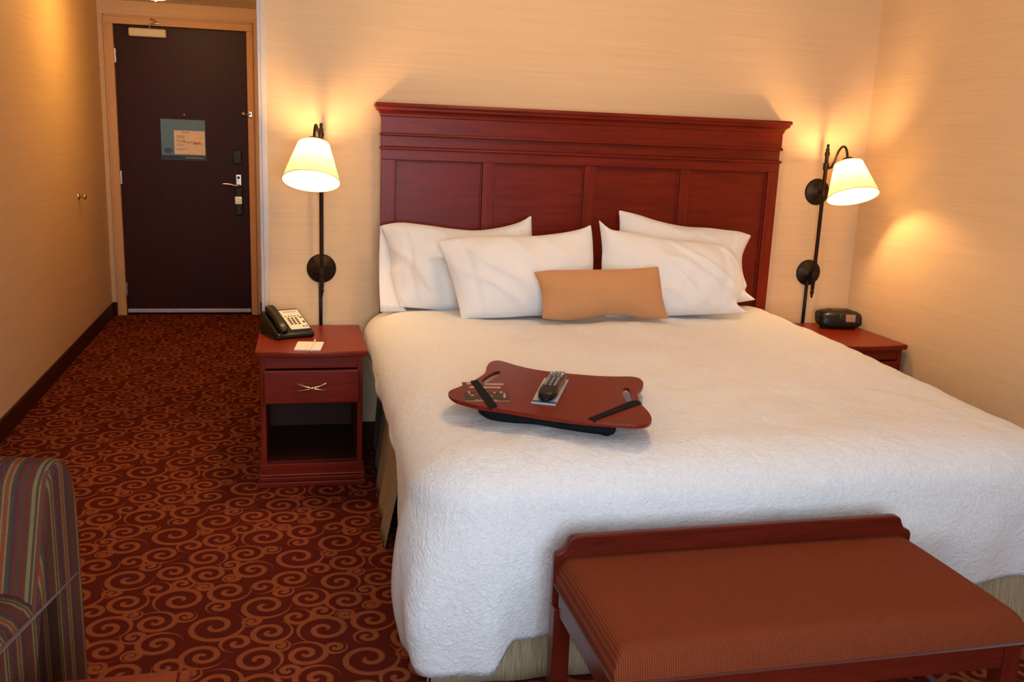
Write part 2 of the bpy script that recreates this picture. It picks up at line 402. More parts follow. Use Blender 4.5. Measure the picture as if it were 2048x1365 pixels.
bm = bmesh.new(); tube(bm, catmull([(.285, YF-.01, 1.005), (.285, YF-.045, 1.004), (.262, YF-.055, 1.003), (.22, YF-.055, 1.012), (.168, YF-.052, 1.014)], 5), .0085, 10); obj('lever_handle', bm, M_chrome, S_esc, smooth=True)
B('lock_case', M_dkgreen, d1, (.255, .31, YF-.028, YF, .775, 1.0), bevel=.012, seg=3)
dp = B('deadbolt_plate', M_brass, d1, (.254, .306, YF-.034, YF-.027, .862, .920), bevel=.002)
bm = bmesh.new(); lathe(bm, [(0, .0), (.014, .0), (.012, .012), (0, .012)], 18, Matrix.Translation((.282, YF-.034, .891)) @ Matrix.Rotation(PI/2, 4, 'X')); obj('deadbolt_knob', bm, M_brass, dp)
B('lock_reader', M_dkgreen, d1, (.248, .310, YF-.030, YF, 1.165, 1.265), bevel=.008, seg=3)
bm = bmesh.new(); lathe(bm, [(0, 0), (.006, 0), (.004, .003), (0, .003)], 12, Matrix.Translation((-.095, YF-.001, 1.512)) @ Matrix.Rotation(PI/2, 4, 'X')); obj('peephole', bm, M_brass, d1)
bm = bmesh.new(); bmesh.ops.create_uvsphere(bm, u_segments=14, v_segments=10, radius=.017, matrix=Matrix.Translation((.330, YF-.03, 1.535))); tube(bm, [(.330, YF, 1.535), (.330, YF-.03, 1.535)], .007, 8); obj('latch_knob', bm, M_chrome, d1, smooth=True)
gl = B('swing_latch', M_chrome, fr, (.366, .396, YD-.032, YD-.018, 1.512, 1.556), bevel=.004)
bm = bmesh.new(); tube(bm, [(.381, YD-.03, 1.536), (.372, YD-.05, 1.534), (.352, YD-.05, 1.532)], .006, 8); obj('latch_arm', bm, M_chrome, gl, smooth=True)
# notice on the door
YS = YF-.004
sg = empty('door_notice', (-.106, YF, 1.18)); tag(sg, 'blue rectangular notice with a pale paper panel fixed to the dark door', 'sign')
def SB(name, mat, par, x0, x1, z0, z1, y0, y1, bevel=.0): 
    return B(name, mat, par, (x0+.106, x1+.106, y0-YF, y1-YF, z0-1.18, z1-1.18), bevel=bevel)
SB('backing_panel', M_blue, sg, -.264, .051, 1.180, 1.476, YF-.006, YF)
pn = SB('paper_panel', M_peach, sg, -.172, .046, 1.222, 1.396, YF-.008, YF-.006)
SB('footer_band', M_navy, sg, -.262, .049, 1.182, 1.213, YF-.008, YF-.006)
bm = bmesh.new(); lathe(bm, [(0, 0), (.030, 0), (.030, .0015), (0, .0015)], 24, Matrix.Translation((-.216+.106, -.006, 1.247-1.18)) @ Matrix.Rotation(PI/2, 4, 'X') @ Matrix.Diagonal((1, .62, 1, 1))); ov = obj('oval_emblem', bm, M_navy, sg)
bm = bmesh.new(); lathe(bm, [(.022, 0), (.025, 0), (.025, .0006), (.022, .0006), (.022, 0)], 24, Matrix.Translation((-.216+.106, -.0075, 1.247-1.18)) @ Matrix.Rotation(PI/2, 4, 'X') @ Matrix.Diagonal((1, .62, 1, 1)), cap=False); box(bm, -.110-.014, -.110+.014, -.0082, -.0075, .064, .070); obj('emblem_ring', bm, M_blue, ov)
bm = bmesh.new(); rnd = random.Random(3)
for z in (1.358, 1.350, 1.342, 1.325, 1.317, 1.296, 1.288, 1.263, 1.255): box(bm, -.158+.106, -.158+.106+rnd.uniform(.05, .075), -.0088, -.008, z-1.18-.0022, z-1.18+.0022)
box(bm, -.120+.106, -.06+.106, -.0088, -.008, .200, .207)
obj('text_lines', bm, M_print, pn)
bm = bmesh.new()
for k in range(5): box(bm, .03+.106-.14+k*.026, .03+.106-.14+k*.026+.02, -.0088, -.008, .150-.004*(k % 2)-.022, .150-.012)
box(bm, .0+.106-.04, .0+.106+.03, -.0088, -.008, .118, .128); obj('floor_plan_print', bm, plain('brown_print', (.60, .36, .24, 1), .7), pn)
bm = bmesh.new()
for k in range(9): box(bm, -.095+.106+k*.015, -.095+.106+k*.015+.010, -.0088, -.008, .014, .022)
obj('footer_lettering', bm, M_greypad, sg)
# wall bumper on the left wall
XW = xl(2.17)
kb = empty('door_bumper', (XW, 2.172, .968)); tag(kb, 'small brass knob fixed to the left hallway wall', 'knob')
MX = Matrix.Rotation(PI/2, 4, 'Y')
bm = bmesh.new(); lathe(bm, [(0, 0), (.022, 0), (.020, .006), (0, .006)], 20, MX); obj('rose', bm, M_chrome, kb, smooth=False)
bm = bmesh.new(); lathe(bm, [(0, .006), (.007, .006), (.008, .025), (.017, .030), (.019, .038), (.015, .046), (0, .048)], 20, MX); obj('knob_head', bm, M_brass, kb, smooth=True)
# hall ceiling lamp
hl = empty('ceiling_lamp', (-.06, 1.70, HC)); tag(hl, 'glowing glass bowl lamp on the hallway ceiling before the door', 'lamp')
bm = bmesh.new(); lathe(bm, [(0, 0), (.155, 0), (.155, -.018), (.145, -.022), (0, -.022)], 36); obj('base_ring', bm, M_brass, hl, smooth=False)
bm = bmesh.new(); lathe(bm, [(.150, -.022), (.146, -.060), (.125, -.100), (.085, -.130), (.04, -.146), (0, -.150)], 36, cap=False); obj('glass_bowl', bm, M_bowl, hl, smooth=True)
bm = bmesh.new(); lathe(bm, [(0, -.164), (.006, -.162), (.008, -.155), (.004, -.148), (0, -.146)], 12); obj('finial', bm, M_brass, hl, smooth=True)

fill_lamp = copy_tree(hl); fill_lamp.location = (1.85, -1.35, CZ); fill_lamp['label'] = 'added unseen glass bowl lamp giving warm fill light above the bed'  # invented lamp out of view, adds warm fill on bed top and walls
for c_ in fill_lamp.children:
    if c_.name.startswith('glass_bowl'): c_.data = c_.data.copy(); c_.data.materials[0] = M_fill_bowl
for o_ in (hl, fill_lamp): o_['group'] = 'ceiling bowl lamps'
# ------------------------------------------------------------------ headboard
HX0, HX1 = 1.100, 3.030
hb = empty('headboard', ((HX0+HX1)/2, 0, .3)); tag(hb, 'wide panelled cherry wood headboard with a moulded cornice against the wall', 'headboard')
cx = (HX0+HX1)/2
def H(name, mat, *bx, bevel=.002, par=None):
    return B(name, mat, par or hb, *[(a-cx, b-cx, c, d, e-.3, f-.3) for a, b, c, d, e, f in bx], bevel=bevel)
H('back_board', M_cherry, (HX0+.005, HX1-.005, -.040, -.002, .30, 1.50), bevel=0)
ST = .062
H('stile', M_cherry_z, (HX0, HX0+ST, -.066, -.036, .30, 1.335))
H('stile', M_cherry_z, (HX1-ST+.006, HX1, -.066, -.036, .30, 1.335))
for mx_ in (1.585, 2.068, 2.545): H('stile', M_cherry_z, (mx_-.026, mx_+.026, -.064, -.036, .30, 1.335))
H('top_rail', M_cherry, (HX0, HX1, -.066, -.036, 1.335, 1.382))
edges = [HX0+ST, 1.585-.026, 1.585+.026, 2.068-.026, 2.068+.026, 2.545-.026, 2.545+.026, HX1-ST+.006]
for a, b in zip(edges[::2], edges[1::2]): H('panel', M_cherry, (a+.001, b-.001, -.046, -.030, .30, 1.334), bevel=0)
for a, b in zip(edges[::2], edges[1::2]): H('panel_bead', M_cherry, (a, a+.007, -.056, -.045, .30, 1.335), (b-.007, b, -.056, -.045, .30, 1.335), (a, b, -.056, -.045, 1.328, 1.335), bevel=.002)
H('lower_bead', M_cherry, (HX0-.006, HX1+.006, -.076, -.03, 1.378, 1.392), bevel=.005)
H('recess_rail', M_cherry, (HX0, HX1, -.058, -.03, 1.392, 1.440))
H('upper_bead', M_cherry, (HX0-.006, HX1+.006, -.078, -.03, 1.438, 1.452), bevel=.005)
H('frieze_board', M_cherry, (HX0, HX1, -.070, -.03, 1.450, 1.525))
prof = [(0, 1.520), (-.070, 1.520), (-.074, 1.524), (-.075, 1.533), (-.080, 1.541), (-.088, 1.547), (-.092, 1.551), (-.093, 1.560), (-.098, 1.563), (-.100, 1.570), (-.098, 1.577), (-.094, 1.580), (0, 1.580)]
rows = []
bm = bmesh.new(); 
def cornice_ring(y, z):
    o = -.070-y if y < 0 else 0
    o = max(0, o); return [(HX0-o-cx, 0, z-.3), (HX0-o-cx, y, z-.3), (HX1+o-cx, y, z-.3), (HX1+o-cx, 0, z-.3)]
rings = [[bm.verts.new(p) for p in cornice_ring(y, z)] for y, z in prof[1:-1]]
for a, b in zip(rings, rings[1:]):
    for i in range(3): bm.faces.new((a[i], a[i+1], b[i+1], b[i]))
bm.faces.new(rings[0]); bm.faces.new(rings[-1])
obj('cornice', bm, M_cherry, hb)

# ------------------------------------------------------------------ nightstands
NX0, NW, NYB, NYF, NZ = .564, .450, -.028, -.565, .577
def nightstand():
    r = empty('nightstand', (NX0+NW/2, NYB, 0))
    ox, oy = NX0+NW/2, NYB
    def N(name, mat, *bx, bevel=.0025, par=None): return B(name, mat, par or r, *[(a-ox, b-ox, c-oy, d-oy, e, f) for a, b, c, d, e, f in bx], bevel=bevel)
    # bow-fronted top
    out = [(NX0+.006, NYB), (NX0, NYF+.02)]
    for k in range(0, 25):
        u = k/24; out.append((NX0+u*NW, NYF+.014-.022*math.sin(PI*u)))
    out += [(NX0+NW, NYF+.02), (NX0+NW-.006, NYB+.012), (NX0+NW-.018, NYB)]
    bm = bmesh.new(); prism(bm, [(a-ox, b-oy) for a, b in out], .553, NZ); obj('top', bm, M_cherry, r, bevel=.006, seg=3)
    a, b, f = NX0+.020, NX0+NW-.020, NYF+.024
    N('side_panel', M_cherry_z, (a, a+.022, f, NYB-.002, .06, .553)); N('side_panel', M_cherry_z, (b-.022, b, f, NYB-.002, .06, .553))
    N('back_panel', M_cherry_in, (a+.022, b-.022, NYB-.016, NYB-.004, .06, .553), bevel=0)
    N('frieze_rail', M_cherry, (a+.004, b-.004, f+.004, f+.03, .502, .553))
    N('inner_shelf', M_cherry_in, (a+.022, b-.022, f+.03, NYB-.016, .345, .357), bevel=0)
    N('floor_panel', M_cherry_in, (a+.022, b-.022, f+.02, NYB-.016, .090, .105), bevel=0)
    dr = N('drawer_front', M_cherry, (a+.014, b-.014, f-.012, f+.006, .357, .498), bevel=.006)
    # crossed brass pull
    hx, hz, hy = (a+b)/2-ox, .428, f-.012-oy
    bm = bmesh.new()
    for s in (1, -1): tube(bm, catmull([(hx-.058, hy-.004, hz+s*.016), (hx-.035, hy-.016, hz+s*.009), (hx, hy-.020, hz+s*.0025), (hx+.035, hy-.016, hz+s*.009), (hx+.058, hy-.004, hz+s*.016)], 5), .0036, 8)
    hn = obj('handle', bm, M_brass, dr, smooth=True)
    bm = bmesh.new(); tube(bm, [(hx-.008, hy-.020, hz), (hx+.008, hy-.020, hz)], .0075, 12); tube(bm, [(hx, hy, hz), (hx, hy-.018, hz)], .004, 8); obj('handle_band', bm, M_brass, hn, smooth=True)
    # plinth
    N('plinth_board', M_cherry, (a-.006, b+.006, f-.012, NYB-.002, .058, .100))
    N('plinth_moulding', M_cherry, (a-.012, b+.012, f-.020, NYB-.001, .046, .060), bevel=.006)
    N('plinth_foot', M_cherry, (a-.015, b+.015, f-.023, NYB, .0, .024), (a-.011, b+.011, f-.019, NYB, .024, .046), bevel=.004)
    return r
ns = nightstand(); tag(ns, 'cherry wood nightstand holding the telephone, with drawer and open shelf', 'nightstand', 'pair of nightstands')
ns2 = copy_tree(ns); ns2.location.x += XR-.012-(NX0+NW); ns2['label'] = 'cherry wood nightstand in the corner under the clock radio'

# ------------------------------------------------------------------ wall lamps
def wall_lamp(x, swing, name='wall_lamp'):
    r = empty(name, (x, 0, .60))
    def V(y, z, dx=0): return Vector((dx, y, z-.60))
    bm = bmesh.new(); lathe(bm, [(0, .712), (.004, .714), (.006, .720), (.0045, .726), (.008, .733), (.010, .742), (.007, .752), (.0095, .760), (.0095, 1.420), (.0120, 1.424), (.0130, 1.436), (.0085, 1.447), (.0105, 1.455), (.0060, 1.462), (.0075, 1.470), (.0065, 1.478), (0, 1.482)], 16, Matrix.Translation((0, -.06, -.60)), cap=False)
    obj('rod', bm, M_iron, r, smooth=True)
    for z in (.835, 1.244):
        bm = bmesh.new(); lathe(bm, [(0, .0), (.066, .0), (.066, .005), (.060, .010), (.048, .011), (.044, .015), (.022, .018), (.018, .024), (0, .025)], 36, Matrix.Translation((0, 0, z-.60)) @ Matrix.Rotation(PI/2, 4, 'X'))
        bp = obj('backplate', bm, M_iron, r, smooth=False)
        for p in bp.data.polygons: p.use_smooth = True
        bm = bmesh.new(); tube(bm, [V(-.02, z), V(-.06, z)], .008, 12); lathe(bm, [(0, -.014), (.0135, -.014), (.0135, .014), (0, .014)], 16, Matrix.Translation((0, -.06, z-.60))); obj('standoff', bm, M_iron, bp, smooth=False)
    bm = bmesh.new(); tube(bm, [V(-.008, .83, -.004), V(-.008, .46, -.004)], .0085, 10); obj('cord_cover', bm, M_iron, r, smooth=True)
    MS = Matrix.Translation((0, -.06, 0)) @ Matrix.Rotation(swing, 4, 'Z') @ Matrix.Translation((0, .06, 0))
    bm = bmesh.new(); tube(bm, [MS @ p for p in catmull([V(-.06, 1.372), V(-.085, 1.366), (V(-.112, 1.372)), V(-.135, 1.402), V(-.158, 1.446), V(-.188, 1.470), V(-.216, 1.466), V(-.234, 1.442), V(-.242, 1.412)], 6)], .0058, 10)
    lathe(bm, [(0, -.016), (.014, -.016), (.014, .016), (0, .016)], 16, Matrix.Translation((0, -.06, .772)))
    obj('arm', bm, M_iron, r, smooth=False)
    for p in r.children[-1].data.polygons if r.children else []: p.use_smooth = True
    tilt = math.atan2(.070, .150)
    A = MS @ Matrix.Translation((0, -.242, 1.420-.60)) @ Matrix.Rotation(-tilt, 4, 'X')
    bm = bmesh.new(); lathe(bm, [(0, .0), (.014, 0), (.026, -.006), (.031, -.014), (.031, -.020), (0, -.020)], 20, A); lathe(bm, [(0, -.02), (.014, -.02), (.014, -.058), (0, -.058)], 14, A)
    so = obj('socket_cup', bm, M_iron, r, smooth=False)
    sp = []
    for i in range(49):
        a_ = 2*PI*i/48
        sp.append([A @ Vector((rr*math.cos(a_), rr*math.sin(a_), z)) for rr, z in [(.065+.053*k/8, -.030-.164*k/8) for k in range(9)]])
    sh = grid_mesh('shade', sp, M_shade, r)
    bmw = bmesh.new()
    for z, rr in ((-.030, .065), (-.194, .118)):
        tube(bmw, [A @ Vector((rr*math.cos(2*PI*i/48), rr*math.sin(2*PI*i/48), z)) for i in range(49)], .0022, 6, cap=False)
    obj('shade_rim', bmw, M_shade, sh, smooth=True)
    bmw = bmesh.new()
    for k in range(3): tube(bmw, [A @ Vector((0, 0, -.030)), A @ Vector((.065*math.cos(2*PI*k/3+.4), .065*math.sin(2*PI*k/3+.4), -.030))], .0018, 6)
    obj('shade_spider', bmw, M_iron, sh)
    bm = bmesh.new(); bmesh.ops.create_icosphere(bm, subdivisions=2, radius=.024, matrix=A @ Matrix.Translation((0, 0, -.090)) @ Matrix.Diagonal((1, 1, 1.25, 1)))
    obj('bulb', bm, M_bulb, so, smooth=True)
    return r
l1 = wall_lamp(.839, math.radians(-10)); tag(l1, 'bronze swing-arm wall lamp with lit cream shade above the telephone nightstand', 'lamp', 'pair of wall lamps')
l2 = wall_lamp(3.2837, 0); tag(l2, 'bronze swing-arm wall lamp with lit cream shade above the clock radio', 'lamp', 'pair of wall lamps')

# ------------------------------------------------------------------ bed
BX0, BX1, BYF, BYB = 1.105, 3.015, -2.075, -.075
bed = empty('bed', (2.07, -1.07, 0)); tag(bed, 'king bed base and mattress with a taupe pleated skirt', 'bed')
def bb(name, mat, x0, x1, y0, y1, z0, z1, bevel): return B(name, mat, bed, (x0-2.07, x1-2.07, y0+1.07, y1+1.07, z0, z1), bevel=bevel, seg=4)
bb('box_spring', M_sheet, BX0+.01, BX1-.01, BYF+.03, BYB, .10, .34, .02)
bb('mattress', M_sheet, BX0, BX1, BYF, BYB, .34, .600, .05)
for sx in (BX0+.12, BX1-.12):
    for sy in (BYF+.15, BYB-.15):
        bm = bmesh.new(); lathe(bm, [(0, 0), (.03, 0), (.025, .10), (0, .10)], 16, Matrix.Translation((sx-2.07, sy+1.07, 0))); obj('leg', bm, M_black, bed)
def skirt(pts_fn, n, z1=.345, z0=.006):
    rows = []
    for k in range(9):
        t = k/8
        rows.append([pts_fn(i/n, t, z1+(z0-z1)*t) for i in range(n+1)])
    o = grid_mesh('skirt_panel', rows, M_skirt, bed)
    m = o.modifiers.new('s', 'SOLIDIFY'); m.thickness = .004
    return o
def sk(x, y, z): return Vector((x-2.07, y+1.07, z))
skirt(lambda u, t, z: sk(BX0-.006-.074*t*(.35+.65*u)-.006*t*math.sin(u*30), BYB+(-1.20-BYB)*u, z), 60)
skirt(lambda u, t, z: sk(BX0-.004-.030*t*u**3-.004*t*math.sin(u*26), -1.17+(BYF-.012+1.17)*u, z), 50)
skirt(lambda u, t, z: sk(BX0-.004-.02*t*(1-u)**6+(2.06-BX0)*u, BYF+.016-.016*t-.004*t*math.sin(u*33), z), 60)
skirt(lambda u, t, z: sk(2.04+(BX1+.006-2.04)*u, BYF+.012-.016*t-.004*t*math.sin(u*31), z), 60)
skirt(lambda u, t, z: sk(BX1+.006+.03*t+.004*t*math.sin(u*40), BYB+(BYF-.010-BYB)*u, z), 70)
# duvet: draped sheet, hanging far at the foot and little at the sides
def ztop(x, y):
    t = max(0, min(1, (-y-.3)/1.7))
    c = 1-((x-2.07)/1.0)**2
    z = .678-.044*t+.018*max(0, c)
    z += .010*noise.noise(Vector((x*2.1, y*2.1, 1.3)))+.005*noise.noise(Vector((x*6, y*6, 4.0)))
    z += .018*math.exp(-((y+.62)/.10)**2)*(.55+.45*math.sin(x*9+1))*math.exp(-((x-2.05)/.8)**4)
    return z
RC = .156
per = []                                       # perimeter samples: point, outward normal
X0, X1, Y0, Y1 = 1.075, 3.018, -2.085, -.105
n1 = 100
for i in range(n1): per.append((Vector((X0, Y1+(Y0+RC-Y1)*i/n1, 0)), Vector((-1, 0, 0))))
for i in range(16):
    a = PI+PI/2*i/16; per.append((Vector((X0+RC+RC*math.cos(a), Y0+RC+RC*math.sin(a), 0)), Vector((math.cos(a), math.sin(a), 0))))
for i in range(110): per.append((Vector((X0+RC+(X1-X0-2*RC)*i/110, Y0, 0)), Vector((0, -1, 0))))
for i in range(16):
    a = 1.5*PI+PI/2*i/16; per.append((Vector((X1-RC+RC*math.cos(a), Y0+RC+RC*math.sin(a), 0)), Vector((math.cos(a), math.sin(a), 0))))
for i in range(n1+1): per.append((Vector((X1, Y0+RC+(Y1-Y0-RC)*i/n1, 0)), Vector((1, 0, 0))))
def sstep(a, b, x):
    t = max(0, min(1, (x-a)/(b-a))); return t*t*(3-2*t)
cols = []; s = 0; prevp = per[0][0]
for p, nrm in per:
    s += (p-prevp).length; prevp = p
    dcl = min(max(0, p.y-Y0), 9) if p.x < 2.07 else 9
    dcr = max(0, p.y-Y0) if p.x > 2.07 else 9
    L = .465+.012*math.sin(p.y*7)
    if nrm.y < -.98:
        hem = .062+.085*sstep(1.235, 1.30, p.x)+.062*sstep(1.4, 2.7, p.x)+.006*math.sin(p.x*11)
    else:
        dc = dcl if p.x < 2.07 else dcr
        lo_ = .062 if p.x < 2.07 else .205
        hem = lo_+(L-lo_)*(sstep(.22, .46, dc) if p.x < 2.07 else sstep(.45, .9, dc))
    col = []
    sp_ = Vector((2.07, max(p.y, -1.15), 0)) if nrm.y > -.99 or True else p
    inner = p-nrm*.15
    for k in range(34):
        q = sp_.lerp(inner, k/34); q.z = ztop(q.x, q.y); col.append(q)
    zt = ztop(inner.x, inner.y)
    a_, b_ = .15+.048, .13
    for k in range(13):
        f = PI/2*k/12
        q = inner+nrm*(a_*math.sin(f)); q.z = zt-b_*(1-math.cos(f))
        col.append(q)
    zb = zt-b_
    front = max(0, -nrm.y)
    corner = math.exp(-(((p.x-X0-.02)/.16)**2+((p.y-Y0-.05)/.22)**2))
    for k in range(1, 23):
        t = k/22; z = zb+(hem-zb)*t
        fold = .016*math.sin(s*9.5+.8)+.011*math.sin(s*23+2)+.02*noise.noise(Vector((s*3, t*1.2, 7)))
        amp = sstep(0, .8, t)
        off = a_-.15+.012*math.sin(PI*t)-.030*t*(1-corner)+fold*amp*(.9 if front > .5 else .6)
        off += .036*corner*math.sin(PI*min(1, t*.9))+.004*corner*t+.014*corner*amp*math.sin(s*46)
        q = inner+nrm*(.15+off); q.z = z
        q += Vector((0, 0, .006*noise.noise(Vector((q.x*9, q.y*9, z*9)))))
        col.append(q)
    cols.append(col)
for c in cols:
    for q in c:
        w_ = noise.noise(Vector((q.x*14, q.y*14, q.z*14)))*.0035+noise.noise(Vector((q.x*5, q.y*5, q.z*5+3)))*.006
        q += Vector((.6*w_, .6*w_, w_))
dv = grid_mesh('duvet', cols, M_duvet)
bmesh_ = bmesh.new(); bmesh_.from_mesh(dv.data); bmesh.ops.remove_doubles(bmesh_, verts=bmesh_.verts, dist=.0006); bmesh.ops.recalc_face_normals(bmesh_, faces=bmesh_.faces); bmesh_.to_mesh(dv.data); bmesh_.free()
m = dv.modifiers.new('thick', 'SOLIDIFY'); m.thickness = .010; m.offset = -1
tag(dv, 'white crinkled duvet spread over the king bed and hanging at its foot', 'duvet')

# ------------------------------------------------------------------ pillows (outline on a leaning plane, then filled)
def resample(pts, n):
    c = catmull([Vector((a, b, 0)) for a, b in pts], 10)
    d = [0]
    for a, b in zip(c, c[1:]): d.append(d[-1]+(b-a).length)
    out = []
    for i in range(n+1):
        t = d[-1]*i/n; k = 0
        while k < len(d)-2 and d[k+1] < t: k += 1
        f = (t-d[k])/max(1e-9, d[k+1]-d[k]); out.append(c[k].lerp(c[k+1], min(1, f)))
    return out
def pillow(name, label, group, top, right, left, bottom, yb, zb, yt, zt, T, mat, seed, seam=None, n=44, m_=30, wr=1.0):
    Tp, Bt = resample(top, n), resample(bottom, n); L, R_ = resample(left, m_), resample(right, m_)
    nrm = Vector((0, -(zt-zb), -(yb-yt)*-1)).normalized()
    nrm = Vector((0, -(zt-zb), (yt-yb))).normalized()
    P0 = (0, yb, zb)
    cnt = None; front = []; back = []
    for j in range(m_+1):
        v = j/m_; fr_, bk_ = [], []
        for i in range(n+1):
            u = i/n
            q = Tp[i]*(1-v)+Bt[i]*v+L[j]*(1-u)+R_[j]*u-(Tp[0]*(1-u)*(1-v)+Tp[n]*u*(1-v)+Bt[0]*(1-u)*v+Bt[n]*u*v)
            w = onplane(q.x, q.y, P0, nrm)
            U, Vv = 2*u-1, 2*v-1
            h = T*(max(0, 1-abs(U)**2.6)**.62)*(max(0, 1-abs(Vv)**2.2)**.62)
            e = (max(0, 1-U*U)*max(0, 1-Vv*Vv))**.25
            wx = Vector((w.x*4+seed, w.z*4, 0))
            wrk = wr*(.020*noise.noise(wx)+.012*noise.noise(wx*2.7+Vector((0, 0, 5))))*e
            dg = abs(noise.noise(Vector((w.x*5+w.z*7+seed, w.z*2-w.x*2, 9)))); wrk += wr*.014*(max(0, .14-dg)/.14)*e
            if seam is not None: wrk += (-.009*math.exp(-((u-seam)/.014)**2)+.004*math.exp(-((u-seam-.03)/.02)**2))*e
            fr_.append(w+nrm*(h*.62+wrk+.0008)); bk_.append(w-nrm*(h*.38+.0008))
        front.append(fr_); back.append(bk_)
    bm = bmesh.new()
    F = [[bm.verts.new(p) for p in r] for r in front]; K = [[bm.verts.new(p) for p in r] for r in back]
    for A in (F, K):
        for a, b in zip(A, A[1:]):
            for i in range(n): bm.faces.new((a[i], a[i+1], b[i+1], b[i]))
    ring = [(0, i) for i in range(n)]+[(j, n) for j in range(m_)]+[(m_, i) for i in range(n, 0, -1)]+[(j, 0) for j in range(m_, 0, -1)]
    for a, b in zip(ring, ring[1:]+ring[:1]): bm.faces.new((F[a[0]][a[1]], F[b[0]][b[1]], K[b[0]][b[1]], K[a[0]][a[1]]))
    o = obj(name, bm, mat, smooth=True)
    s_ = o.modifiers.new('sub', 'SUBSURF'); s_.levels = 1; s_.render_levels = 1
    return tag(o, label, 'pillow', group)
G = 'white bed pillows'
p1 = pillow('bed_pillow', 'white pillow leaning on the headboard beside the telephone nightstand, behind another pillow', G,
    [(762, 451), (800, 445), (850, 450), (900, 457), (950, 461), (1000, 455), (1040, 444), (1063, 430)], [(1063, 430), (1064, 470), (1066, 540), (1070, 632)],
    [(762, 451), (776, 495), (784, 530), (781, 547), (790, 582), (800, 614)], [(800, 616), (880, 622), (980, 624), (1070, 632)], -.25, .684, -.15, 1.05, .14, M_pillow, 1.0, .13)
# open end of its case: the rear layer sticks out behind
rows = []
for k in range(13):
    t = k/12; xa = 761-2.5*math.sin(PI*t); ya_ = 452+172*t; xb = [762, 776, 784, 781, 790, 800][min(5, int(t*5.01))]+14; yb_ = 451+172*t
    rows.append([onplane(xa+(xb-xa)*i/6, ya_+(yb_-ya_)*i/6, (0, -.235+.004*math.sin(i), .684), (0, -.366, .10)) for i in range(7)])
fl = grid_mesh('pillowcase_flap', rows, M_pillow); fl.parent = p1; m = fl.modifiers.new('s', 'SOLIDIFY'); m.thickness = .003
pillow('bed_pillow', 'white pillow in front on the telephone side, touching the tan cushion', G,
    [(876, 484), (908, 476), (940, 473), (1000, 471), (1060, 472), (1100, 469), (1140, 463), (1168, 456), (1182, 449)], [(1182, 449), (1185, 475), (1187, 520), (1186, 560), (1190, 634)],
    [(876, 484), (893, 528), (907, 572), (917, 610), (922, 638)], [(922, 639), (1000, 637), (1090, 632), (1190, 634)], -.455, .690, -.33, 1.0, .14, M_pillow, 5.0, .145)
pillow('bed_pillow', 'white pillow leaning on the headboard on the clock radio side, behind another pillow', G,
    [(1237, 420), (1275, 429), (1320, 443), (1370, 453), (1420, 456), (1450, 460), (1478, 463), (1503, 471)], [(1503, 471), (1490, 497), (1484, 518), (1486, 548), (1494, 572), (1490, 582), (1512, 600)],
    [(1237, 420), (1239, 445), (1238, 480), (1238, 540), (1238, 626)], [(1238, 626), (1320, 624), (1430, 612), (1512, 600)], -.25, .684, -.15, 1.08, .14, M_pillow, 9.0, .87)
pillow('bed_pillow', 'white pillow in front on the clock radio side, with a slumped loose end', G,
    [(1197, 439), (1220, 458), (1248, 463), (1295, 470), (1345, 479), (1400, 483), (1440, 490), (1472, 507)], [(1472, 507), (1482, 540), (1487, 570), (1480, 592), (1474, 608), (1496, 626)],
    [(1197, 439), (1201, 466), (1204, 500), (1203, 540), (1209, 634)], [(1209, 634), (1300, 634), (1400, 630), (1496, 626)], -.455, .690, -.33, 1.02, .14, M_pillow, 14.0, .85, wr=1.2)
pillow('accent_cushion', 'small tan oblong cushion propped in front of the white pillows', None,
    [(1067, 545), (1100, 541), (1160, 540), (1220, 539), (1280, 537), (1317, 533)], [(1317, 533), (1321, 560), (1325, 592), (1331, 618), (1338, 638)],
    [(1067, 545), (1076, 562), (1084, 590), (1085, 612), (1084, 637)], [(1084, 637), (1120, 641), (1160, 639), (1205, 632), (1245, 632), (1290, 638), (1338, 638)], -.60, .692, -.55, .88, .10, M_tan, 20.0, wr=.35)

# ------------------------------------------------------------------ lap desk and what lies on it
def crop(pts): return [(870+a/4.357, 690+b/4.357) for a, b in pts]
ZB = .706
def toz(pts, z=ZB): return [onz(a, b, z) for a, b in crop(pts)]
out = [(450,190),(480,150),(545,135),(620,150),(700,175),(850,210),(1000,232),(1150,248),(1300,262),(1450,272),(1580,275),(1700,275),(1780,290),(1815,325),(1808,370),(1772,412),(1772,452),(1800,515),(1856,575),(1888,630),(1880,668),(1840,690),(1760,698),(1600,690),(1400,676),(1200,656),(1000,630),(800,598),(600,565),(420,540),(250,500),(160,467),(118,425),(130,398),(200,368),(300,328),(390,278),(437,238)]
hl_ = [(410,325),(430,290),(500,245),(553,228),(567,240),(540,275),(480,315),(440,330)]
hr_ = [(1633,400),(1655,372),(1682,374),(1705,410),(1713,460),(1705,493),(1682,497),(1655,470),(1638,430)]
OB = onz(1100, 790, ZB); OB.z = 0
def loc2(pts): return [((p-OB).x, (p-OB).y) for p in pts]
ld = empty('lap_desk', (OB.x, OB.y, .655)); tag(ld, 'cherry wood lap desk with handle holes and black straps on the duvet', 'lap desk')
loops = [[(q.x, q.y) for q in catmull([Vector((a, b, 0)) for a, b in loc2(toz(L))], 4, True)] for L in (out, hl_, hr_)]
M_board = wood('lap_desk_wood', rgb(98, 24, 9), rgb(132, 42, 17), 'x', .35)
sheet('board', loops, ZB-.012-.655, ZB-.655, M_board, ld, .002)
cu_out = [(425,540),(800,596),(1200,650),(1450,681),(1565,676),(1560,420),(1300,330),(800,280),(600,300),(430,420)]
cl_ = [Vector((a, b, 0)) for a, b in loc2(toz(cu_out, ZB-.02))]; cc = sum(cl_, Vector())/len(cl_); ring = catmull(cl_, 6, True)
rows = []
